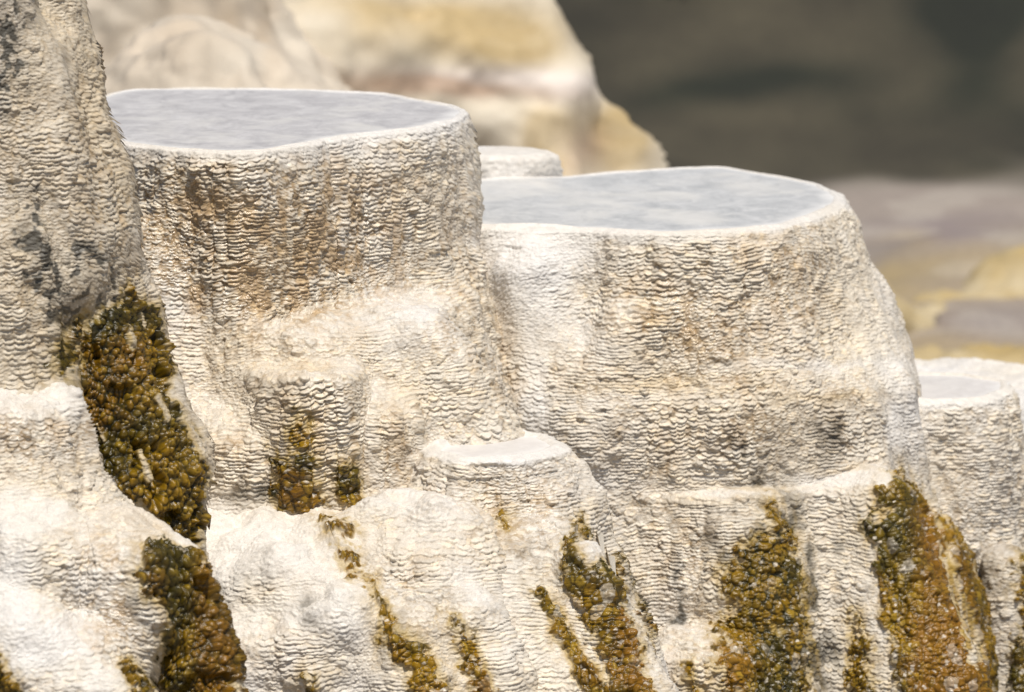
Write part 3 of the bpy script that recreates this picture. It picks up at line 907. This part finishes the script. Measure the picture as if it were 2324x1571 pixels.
# ---- white apron in the middle foreground (F)
F1 = Lobe([(340, 1175), (520, 1190), (650, 1195), (800, 1210), (950, 1200), (1080, 1160), (950, 1090), (650, 1060), (430, 1080), (330, 1130)], 11.58, (650, 1195), prof=[(0, 0), (.08, .09), (.25, .18), (.5, .30), (.8, .42)], k=.07,
          part='slope', blend=.05, dome=.03)
F2 = cap(950, 1310, 11.42, .07, 970, 1360, 11.40, .08, part='knob', blend=.10)
F3 = cap(790, 1420, 11.31, .06, 770, 1440, 11.30, .06, part='knob', blend=.09)
F4 = cap(640, 1350, 11.38, .08, 640, 1410, 11.36, .08, part='knob', blend=.12)
F5 = cap(680, 1490, 11.26, .07, 700, 1540, 11.25, .075, part='knob', blend=.10)
F6 = cap(1060, 1440, 11.34, .07, 1090, 1620, 11.28, .11, part='knob', blend=.12)
F7 = cap(920, 1470, 11.28, .06, 950, 1620, 11.22, .09, part='knob', blend=.10)
F8 = cap(900, 1200, 11.58, .06, 1040, 1270, 11.52, .10, part='slope', blend=.14)
F9 = cap(560, 1500, 11.28, .05, 560, 1620, 11.24, .08, part='slope', blend=.12)
LF = [F1, F2, F3, F4, F5, F6, F7, F8, F9]

# ---- tall mound at the left (L)
zc = lambda px, py, Y: at_y(px, py, Y)
L1 = Lobe((-150, 11.5, .246, .28), 11.5, (80, -300),
          prof_px=[(80, -300), (115, -100), (145, 0), (190, 90), (217, 180), (230, 260), (252, 330), (274, 410), (288, 500), (305, 620), (325, 720), (370, 900), (420, 1100)], k=.05, front=.55, left=1, part='body', blend=.05)
L2 = cap(75, 150, 11.18, .05, 120, 640, 11.08, .11, part='ridge', blend=.10)
L3 = cap(-20, -50, 11.14, .08, -30, 420, 11.06, .12, part='ridge', blend=.08)
L4 = cap(-20, 570, 11.0, .11, 10, 900, 10.96, .14, part='ridge', blend=.06)
L5 = cap(105, -20, 11.40, .05, 205, 560, 11.26, .08, part='ridge', blend=.12)
L6 = cap(286, 715, 11.34, .060, 372, 1090, 11.18, .09, part='ridge', blend=.12)
L7 = cap(190, 760, 11.18, .08, 290, 1120, 11.08, .10, part='ridge', blend=.10)
L8 = cap(385, 1080, 11.22, .06, 418, 1300, 11.14, .05, part='ridge', blend=.10)
LL = [L1, L2, L3, L4, L5, L6, L7, L8]

# ---- low shelf terrace at the lower left (M)
M1 = Lobe([(-280, 905), (-100, 925), (40, 920), (120, 908), (160, 897), (130, 886), (0, 880), (-200, 880)], 10.85, (40, 920),
          prof_px=[(162, 898), (182, 940), (205, 1020), (235, 1075), (265, 1130), (300, 1300), (340, 1571), (350, 1700)], k=.03, pool=.0, front=.8, part='upper_tier', blend=.03)
M2 = Lobe([(-120, 1160), (60, 1185), (220, 1190), (340, 1180), (405, 1165), (330, 1118), (150, 1085), (-100, 1100)], 10.72, (220, 1190),
          prof_px=[(405, 1165), (425, 1205), (436, 1260), (440, 1330), (450, 1450), (460, 1700)], k=.05, front=.9, part='lower_tier', blend=.05, dome=.05)
M3 = cap(300, 1340, 10.62, .07, 290, 1450, 10.58, .09, part='knob', blend=.12)
M4 = cap(410, 1300, 10.72, .045, 462, 1620, 10.62, .095, part='knob', blend=.06)
M5 = cap(40, 1290, 10.60, .10, 20, 1380, 10.57, .10, part='knob', blend=.12)
M6 = cap(30, 1500, 10.44, .10, 150, 1650, 10.38, .13, part='knob', blend=.08)
M7 = cap(210, 1530, 10.52, .05, 260, 1640, 10.48, .08, part='knob', blend=.10)
LM = [M1, M2, M3, M4, M5, M6, M7]

# ---- small white block behind (C), right-hand terraces (D, G)
C1 = Lobe([(1000, 348), (1060, 354), (1200, 354), (1248, 350), (1262, 343), (1225, 335), (1150, 330), (1050, 331), (990, 338)], 13.75, (1160, 354), prof_px=[(1262, 352), (1270, 400), (1275, 600), (1290, 900)], k=.022, front=.8,
          part='tier', blend=.02)
D1 = Lobe([(2000, 900), (2080, 908), (2180, 906), (2245, 900), (2292, 880), (2285, 860), (2200, 846), (2080, 842), (2000, 850)], 13.1, (2180, 906),
          prof_px=[(2292, 878), (2306, 930), (2322, 1000), (2350, 1200), (2390, 1571), (2400, 1700)], k=.02, pool=.02, front=.6, part='upper_tier', blend=.02)
D2 = cap(2290, 1300, 12.95, .06, 2330, 1650, 12.85, .12, part='lower_tier', blend=.05)
G1 = Lobe([(1980, 830), (2100, 850), (2300, 905), (2420, 890), (2480, 850), (2420, 835), (2324, 829), (2200, 814), (2060, 806), (1990, 812)], 14.0, (2300, 905), prof=[(0, 0), (.2, .05), (1, .3)], k=.05, part='tier', blend=.02, dome=.0)
LC, LD, LG = [C1], [D1, D2], [G1]

POOLS.update({'main': [A1.z], 'wide': [B1.z], 'step': [E1.z], 'east': [D1.z], 'small': [C1.z]})
build('main', 'pool_terrace', 'tall drum-shaped terrace brimming with a grey pool, brown-stained scaly wall, left of centre', 'travertine terrace', LA, ubox(150, 1420), wrange(-1.15, .75, 11.4, 13.4), others=(LE, LF),
      group='travertine pool terraces')
build('wide', 'pool_terrace', 'broad terrace with a wide pale blue pool and amber algae streaks down its right flank', 'travertine terrace', LB, ubox(1000, 2420), wrange(-1.15, .5, 11.8, 14.2), others=(LE,),
      group='travertine pool terraces')
build('step', 'pool_terrace', 'low step terrace with a tiny cream pool, between the two big terraces', 'travertine terrace', LE, ubox(850, 1620), wrange(-1.2, -.1, 11.0, 12.2), others=(LA, LB, LF),
      group='travertine pool terraces')
build('apron', 'travertine_slope', 'white lumpy travertine slope below the brown-stained column, bottom centre', 'rock slope', LF, ubox(330, 1300), wrange(-1.3, -.3, 10.8, 12.2), others=(LA, LE, LL, LM))
build('mound', 'travertine_mound', 'tall grey fluted mound with a thick olive algae cascade down its right foot', 'rock mound', LL, ubox(-120, 560, 11.2), wrange(-1.1, .9, 10.6, 12.4), others=(LM, LA, LF))
build('shelf', 'travertine_shelf', 'cream rounded shelf in front of the tall grey mound, brown algae fall on its right', 'travertine terrace', LM, ubox(-140, 640, 10.7), wrange(-1.4, -.2, 10.0, 11.8), others=(LL, LF))
build('small', 'pool_terrace', 'small white block-like terrace tucked behind the notch of the two big pools', 'travertine terrace', LC, ubox(960, 1300, 13.8), wrange(-.9, .4, 13.4, 14.6), others=(), du=.004, dw=.004, group='travertine pool terraces')
build('east', 'pool_terrace', 'pale grey ribbed terrace with a small flat pool, behind the broad terrace at right edge', 'travertine terrace', LD, ubox(1960, 2440, 13.2), wrange(-1.3, .1, 12.7, 14.4), others=(LB,), group='travertine pool terraces')
build('fareast', 'travertine_terrace', 'smooth bluish white terrace top just behind the small right-hand pool', 'travertine terrace', LG, ubox(1940, 2500, 14.2), wrange(-1.0, .1, 13.6, 15.6), du=.005, dw=.005)

pool_of(A1, OBJ['main'], M_WATER)
pool_of(B1, OBJ['wide'], M_WATER2)
pool_of(E1, OBJ['step'], M_WATER3, drop=.005)
pool_of(D1, OBJ['east'], M_WATER3, drop=.006)

# ------------------------------------------------------------------ far mounds
PINK = C(.62, .50, .42); CRM2 = C(.56, .49, .38); OC2 = C(.43, .315, .15)


def far_paint(P, Nn, key, fil):
    P = P + Nn * ((fbm(P, 1.6, 3, 5) - .5) * .22)[:, None] + Nn * ((fbm(P, 8, 3, 6) - .5) * .08 + (fbm(P, 3.5, 2, 16) - .5) * .16)[:, None]
    u, v = to_px(P); n = len(P)
    w = (fbm(P, 1.5, 3, 7) - .5) * 150; w2 = (fbm(P, 1.5, 3, 8) - .5) * 100
    base = np.broadcast_to(CRM2, (n, 3)).copy()
    big = fbm(P, 2.2, 3, 9, zs=2.2)
    uu, vv = u + w, v + w2 * .6
    if key == 'ochre':
        o = region(uu, vv, [(1090, 60, 190, 70, 1.1), (1200, 110, 90, 60, .9), (1420, 310, 70, 80, 1.6), (1265, 320, 50, 80, 1.7), (900, 10, 200, 30, .6), (860, 60, 60, 40, .4)])
        p = region(uu, vv, [(1150, 180, 240, 26, 1.0), (1300, 190, 60, 40, .6)])
        b = region(uu, vv, [(950, 195, 150, 22, .8), (1150, 205, 150, 16, .4), (1340, 340, 40, 50, .5)])
        base = mixc(base, OC2, np.clip(o * (.5 + big), 0, .95)); base = mixc(base, C(.70, .62, .56), np.clip(p, 0, .9)); base = mixc(base, C(.42, .29, .20), np.clip(b * 1.5, 0, .85))
    else:
        s = region(uu, vv, [(430, 60, 90, 90, .5), (620, 60, 26, 90, .6), (540, 30, 30, 60, .5), (250, 90, 60, 120, .3)])
        base = mixc(np.broadcast_to(C(.56, .48, .38), (n, 3)), C(.40, .29, .18), np.clip(s * (.4 + big), 0, .8))
    base = mixc(base, C(.66, .60, .50), np.clip((big - .5) * 1.6, 0, .5))
    base = base * (.8 + .4 * fbm(P, 5, 3, 19, zs=.5))[:, None]
    return P, base.astype(F32), np.full(n, .1, F32), np.zeros(n, F32)


O1 = Lobe([(420, -160), (700, -140), (950, -130), (1150, -150), (1180, -175), (1000, -230), (700, -250), (420, -220)], 19.6, (950, -130),
          prof_px=[(1180, -175), (1200, 0), (1238, 80), (1310, 150), (1345, 205), (1370, 240), (1390, 300), (1410, 420), (1450, 600)], k=.15, front=.8, part='body', blend=.1)
O2 = cap(1392, 335, 19.2, .175, 1410, 520, 19.0, .30, part='shoulder', blend=.05)
O3 = cap(1235, 330, 18.9, .15, 1260, 560, 18.6, .26, part='shoulder', blend=.08)
O6 = cap(760, 330, 18.9, .30, 1160, 330, 18.9, .30, part='lower_band', blend=.2)
O4 = cap(760, 60, 19.0, .3, 1120, 60, 19.2, .3, part='upper_band', blend=.2)
O5 = cap(700, 200, 18.7, .35, 1180, 215, 19.0, .28, part='lower_band', blend=.2)
build('ochre', 'travertine_mound', 'out-of-focus ochre and pink banded mound standing against the dark hillside', 'rock mound', [O1, O2, O3, O4, O5, O6], ubox(300, 1800, 19.5), wrange(-4.2, .7, 18, 22.5), du=.02, dw=.02, painter=far_paint,
      backstep=.12, t=(-12, 12))
K1 = Lobe([(-400, -160), (0, -140), (300, -140), (560, -160), (560, -200), (200, -240), (-400, -220)], 17.6, (300, -140), prof_px=[(560, -175), (600, 0), (660, 100), (760, 190), (860, 300), (900, 420)], k=.2, front=.7, part='body', blend=.1)
build('cream', 'travertine_mound', 'blurred pale cream wall with faint brown streaks behind the left pool', 'rock mound', [K1], ubox(-300, 1200, 17.5),
      wrange(-3.0, .7, 16.4, 20), du=.02, dw=.02, painter=far_paint, backstep=.12, t=(-10, 10))
K2 = Lobe([(380, 100), (450, 118), (540, 120), (560, 100), (540, 84), (460, 80), (400, 88)], 16.3, (520, 120), prof_px=[(560, 92), (600, 108), (645, 150), (715, 210), (800, 300), (840, 420)], k=.06, front=.9, left=1.5, part='body', blend=.2)
build('knoll', 'travertine_mound', 'blurred small peaked cream knoll rising behind the grey pool', 'rock mound', [K2], ubox(-100, 1200, 16.2), wrange(-2.2, .4, 15.0, 17.6), du=.012, dw=.012, painter=far_paint, backstep=.1, t=(-8, 8))

def swell_paint(P, Nn, key, fil):
    P = P + Nn * ((fbm(P, 5, 3, 5) - .5) * .16 + (fbm(P, 2, 2, 6) - .5) * .3)[:, None]
    n = len(P); base = mixc(np.broadcast_to(C(.40, .29, .12), (n, 3)), C(.50, .42, .28), np.clip((fbm(P, 4, 3, 9) - .4) * 2.5, 0, 1))
    return P, base.astype(F32), np.full(n, .1, F32), np.zeros(n, F32)


for i_, (a_, lab) in enumerate((((2120, 765, 23.3, .15, 2400, 740, 23.8, .38), 'blurred golden mound on the flat at the right edge'),
                                ((1960, 745, 22.6, .15, 2060, 755, 22.8, .12), 'blurred tan mound beside the flank of the broad terrace'),
                                ((2060, 862, 21.6, .09, 2420, 860, 21.6, .17), 'blurred long tan swell just above the small right-hand pool'),
                                ((2060, 590, 26.0, .07, 2130, 585, 26.0, .06), 'blurred tiny ochre hump farthest out on the flat'))):
    y_ = a_[2]
    cc_ = cap(*a_, part='body', blend=.1, flat=.6)
    build('swell', 'ochre_mound', lab, 'rock mound', [cc_], (at_y(1850, 600, y_)[0], at_y(2520, 600, y_)[0]), (-.6, 8.5) if False else wrange(-2.6, -.6, y_ - 1.5, y_ + 2.5), du=.02, dw=.02, painter=swell_paint, backstep=.08,
          t=(y_ - YC - 5, y_ - YC + 9), group='low ochre mounds on the flat behind')

# ------------------------------------------------------------------ ground, hillside


def grid_sheet(name, xs, ys, zf, mat, colf=None):
    Xg, Yg = np.meshgrid(xs, ys)
    P = np.stack([Xg.ravel(), Yg.ravel(), zf(Xg.ravel(), Yg.ravel())], 1)
    I = np.arange(len(P)).reshape(Xg.shape)
    f = np.stack([I[:-1, :-1], I[:-1, 1:], I[1:, 1:], I[1:, :-1]], -1).reshape(-1, 4)
    col = colf(P) if colf else None
    o = mesh_obj(name, P, f, mat, None, col, np.zeros(len(P), F32) if colf else None)
    o['kind'] = 'structure'
    return o


def gz(x, y):
    P = np.stack([x, y, x * 0], 1)
    near = -1.65 + 0 * y
    base = np.where(y < 14.5, near, np.where(y < 17, near + (-2.0 - near) * (y - 14.5) / 2.5, -2.0))
    bump = (fbm(P, .55, 3, 201) - .5) * .35 * sstep(15, 18, y)
    # low ochre swells
    for (px, py, r, h) in ((2110, 610, .38, .10), (2290, 600, .55, .17), (2040, 680, .35, .08), (2200, 780, .5, .07), (2000, 560, .3, .05)):
        c = at_z(px, py, -2.0)
        base = base + h * np.exp(-(((x - c[0]) / r) ** 2 + ((y - c[1]) / (r * 1.6)) ** 2))
    hill = sstep(27.6, 31, y) * (y - 27.6) * .33
    crest = sstep(48, 60, y)
    hill = hill * (1 - crest) + (7.0 + 0 * y) * crest
    hill = hill + (fbm(P, .22, 4, 207) - .5) * 2.2 * sstep(29, 36, y)
    return base + bump * sstep(29, 26, y) + np.maximum(hill, 0)


def gcol(P):
    n = len(P); u, v = to_px(P)
    w = (fbm(P, .9, 3, 211) - .5)
    a = np.broadcast_to(C(.27, .225, .19), (n, 3)).copy()
    o = region(u + w * 160, v + w * 60, [(2110, 600, 110, 35, .9), (2280, 590, 110, 50, 1.3), (2040, 660, 90, 60, 1.1), (2210, 660, 130, 18, .9), (2230, 790, 160, 26, 1.1), (2120, 760, 90, 30, .7), (2060, 540, 50, 20, .8), (2000, 620, 40, 50, .8)])
    lil = region(u + w * 100, v + w * 60, [(2100, 520, 120, 22, .8), (2180, 730, 120, 22, .6), (2250, 500, 90, 22, .4)])
    a = mixc(a, C(.205, .165, .165), np.clip(lil, 0, .9))
    a = mixc(a, C(.34, .255, .13), np.clip(o * (.6 + w), 0, .95))
    a = mixc(a, C(.55, .5, .42), np.clip((fbm(P, 3, 2, 215) - .55) * 2, 0, .2))
    t = sstep(27.7, 28.6, P[:, 1] + w * 1.5)
    h = fbm(P, .5, 4, 221); g = fbm(P, .35, 3, 227); s = fbm(P, 2.0, 3, 231)
    hc = mixc(np.broadcast_to(C(.074, .062, .037), (n, 3)), C(.036, .031, .017), sstep(.4, .65, h))
    gm = region(u + w * 420, v + (fbm(P, .5, 3, 239) - .5) * 420, [(1650, 200, 170, 60, .9), (1480, 270, 120, 50, .5), (1880, 240, 120, 60, .5), (2290, 90, 150, 200, 1.3), (2180, 30, 160, 120, .7), (2260, 330, 120, 60, .5), (1990, 330, 100, 50, .3)])
    hc = mixc(hc, C(.012, .015, .007), np.clip(gm * (.7 + g), 0, .95))
    hc = hc * (0.30 + .72 * s)[:, None]
    a = a * (1 - t[:, None]) + hc * t[:, None]
    return a.astype(F32)


M_GROUND = rock_mat('dry_ground', .9, .7, .3, scale=30)
M_GROUND.node_tree.nodes['Bump'].inputs['Distance'].default_value = .03
xs = np.r_[np.linspace(-60, -8, 60), np.linspace(-7.9, 9.9, 420), np.linspace(10, 60, 60)]
ys = np.r_[np.linspace(-6, 14, 40), np.linspace(14.1, 34, 420), np.linspace(34.2, 90, 160)]
grid_sheet('ground', xs, ys, gz, M_GROUND, gcol)

# trees on the slope: tapered trunk, limbs and needle sprays
M_BARK, t_, b_ = nt('bark')
b_.inputs['Roughness'].default_value = .9
n_ = N(t_, 'ShaderNodeTexNoise', inp={'Scale': 8.0}); r_ = N(t_, 'ShaderNodeValToRGB')
r_.color_ramp.elements[0].color = (.05, .035, .025, 1); r_.color_ramp.elements[1].color = (.13, .10, .08, 1)
t_.links.new(n_.outputs['Fac'], r_.inputs[0]); t_.links.new(r_.outputs[0], b_.inputs['Base Color'])
M_LEAF, t_, b_ = nt('needles')
b_.inputs['Roughness'].default_value = .7
n_ = N(t_, 'ShaderNodeTexNoise', inp={'Scale': 2.5}); r_ = N(t_, 'ShaderNodeValToRGB'); tc_ = N(t_, 'ShaderNodeTexCoord')
r_.color_ramp.elements[0].color = (.010, .018, .006, 1); r_.color_ramp.elements[1].color = (.035, .048, .018, 1)
t_.links.new(tc_.outputs['Object'], n_.inputs['Vector']); t_.links.new(n_.outputs['Fac'], r_.inputs[0]); t_.links.new(r_.outputs[0], b_.inputs['Base Color'])
rng = np.random.default_rng(7)


def tree(px, Y, h, wd, label, name='pine_tree', cat='tree', fill=1.0):
    x = at_y(px, 400, Y)[0]
    z = float(gz(np.array([x]), np.array([Y]))[0]) - .05
    root = empty(name, (x, Y, z), label, cat, 'trees and shrubs on the dark hillside')
    V = []; Fq = []
    def tube(a, b, r0, r1, n=7):
        a = np.array(a); b = np.array(b); d = b - a; d = d / np.linalg.norm(d)
        s = np.cross(d, [0, .3, 1.0] if abs(d[2]) < .9 else [1, 0, 0]); s /= np.linalg.norm(s); q = np.cross(d, s)
        k = len(V)
        for p, r in ((a, r0), (b, r1)):
            for i in range(n):
                t = 2 * math.pi * i / n
                V.append(p + r * (math.cos(t) * s + math.sin(t) * q))
        for i in range(n):
            j = (i + 1) % n
            Fq.append((k + i, k + j, k + n + j, k + n + i))
    segs = 6; pts = [np.array([x + rng.normal(0, .02) * i, Y, z + h * i / segs]) for i in range(segs + 1)]
    for i in range(segs):
        tube(pts[i], pts[i + 1], .05 * h / 3 * (1 - i / (segs + .5)) + .008, .05 * h / 3 * (1 - (i + 1) / (segs + .5)) + .008)
    LV = []; LF_ = []
    for i in range(int(46 * fill)):
        f = rng.uniform(.08, .98); c = np.array([x, Y, z + h * f]); R = wd * (1 - f) ** .8 + .05
        a = rng.uniform(0, 2 * math.pi); L = R * rng.uniform(.6, 1.1)
        e = c + np.array([math.cos(a) * L, math.sin(a) * L, -.12 * L])
        tube(c, e, .012, .004, 4)
        for j in range(42):
            t = rng.uniform(.15, 1.05); p = c + (e - c) * t + rng.normal(0, .07 * wd + .02, 3)
            s1 = rng.normal(0, 1, 3); s1 /= np.linalg.norm(s1); s2 = np.cross(s1, rng.normal(0, 1, 3)); s2 /= np.linalg.norm(s2)
            l = rng.uniform(.05, .11); k = len(LV)
            LV += [p - s1 * l, p + s2 * l * .35, p + s1 * l, p - s2 * l * .35]; LF_.append((k, k + 1, k + 2, k + 3))
    mesh_obj('trunk', np.array(V), np.array(Fq), M_BARK, root)
    mesh_obj('crown', np.array(LV), np.array(LF_), M_LEAF, root, smooth=False)


tree(2270, 34.0, 2.9, .75, 'blurred dark pine at the upper right corner of the hillside')
tree(2390, 33.0, 3.2, .8, 'blurred dark pine cut off by the right edge of the photo')
tree(2150, 37.0, 2.2, .6, 'blurred smaller pine just left of the corner pine')
tree(1650, 32.0, .75, .8, 'low blurred green shrub on the hillside above the broad pool', 'shrub', 'shrub', .9)
tree(1880, 32.5, .7, .65, 'dim green shrub on the hillside, between the pines and the shrub above the pool', 'shrub', 'shrub', .7)
tree(1510, 31.0, .45, .55, 'small dim shrub on the hillside close to the ochre mound', 'shrub', 'shrub', .6)

# ------------------------------------------------------------------ light
SUN_EL, SUN_AZ = math.radians(65), math.radians(160)     # azimuth from +Y, clockwise towards +X
w = bpy.data.worlds.new('World'); sc.world = w; w.use_nodes = True
bg = w.node_tree.nodes['Background']; sky = w.node_tree.nodes.new('ShaderNodeTexSky')
sky.sky_type = 'NISHITA'; sky.sun_disc = False; sky.sun_elevation = SUN_EL; sky.sun_rotation = SUN_AZ
w.node_tree.links.new(sky.outputs[0], bg.inputs['Color']); bg.inputs['Strength'].default_value = .075
sd = bpy.data.lights.new('sun', 'SUN'); sd.energy = 4.2; sd.angle = math.radians(.5); sd.color = (1, .95, .865)
so = bpy.data.objects.new('sun', sd); COL.objects.link(so)
from mathutils import Vector
dirv = Vector((math.sin(SUN_AZ) * math.cos(SUN_EL), math.cos(SUN_AZ) * math.cos(SUN_EL), math.sin(SUN_EL)))
so.rotation_euler = (-dirv).to_track_quat('-Z', 'Y').to_euler(); so.location = dirv * 20 + Vector((0, 12, 0))

cd = bpy.data.cameras.new('camera'); cam = bpy.data.objects.new('camera', cd); COL.objects.link(cam)
cam.location = (0, 0, CAMZ); cam.rotation_euler = (math.radians(90) - PITCH, 0, 0)
cd.lens = LENS; cd.sensor_width = 36; cd.clip_end = 500; cd.clip_start = .1
cd.dof.use_dof = True; cd.dof.focus_distance = 11.85; cd.dof.aperture_fstop = 3.4
sc.camera = cam
sc.view_settings.view_transform = 'Standard'; sc.view_settings.look = 'None'; sc.view_settings.gamma = 1; sc.view_settings.exposure = 0.10
print('script', time.time() - T0)
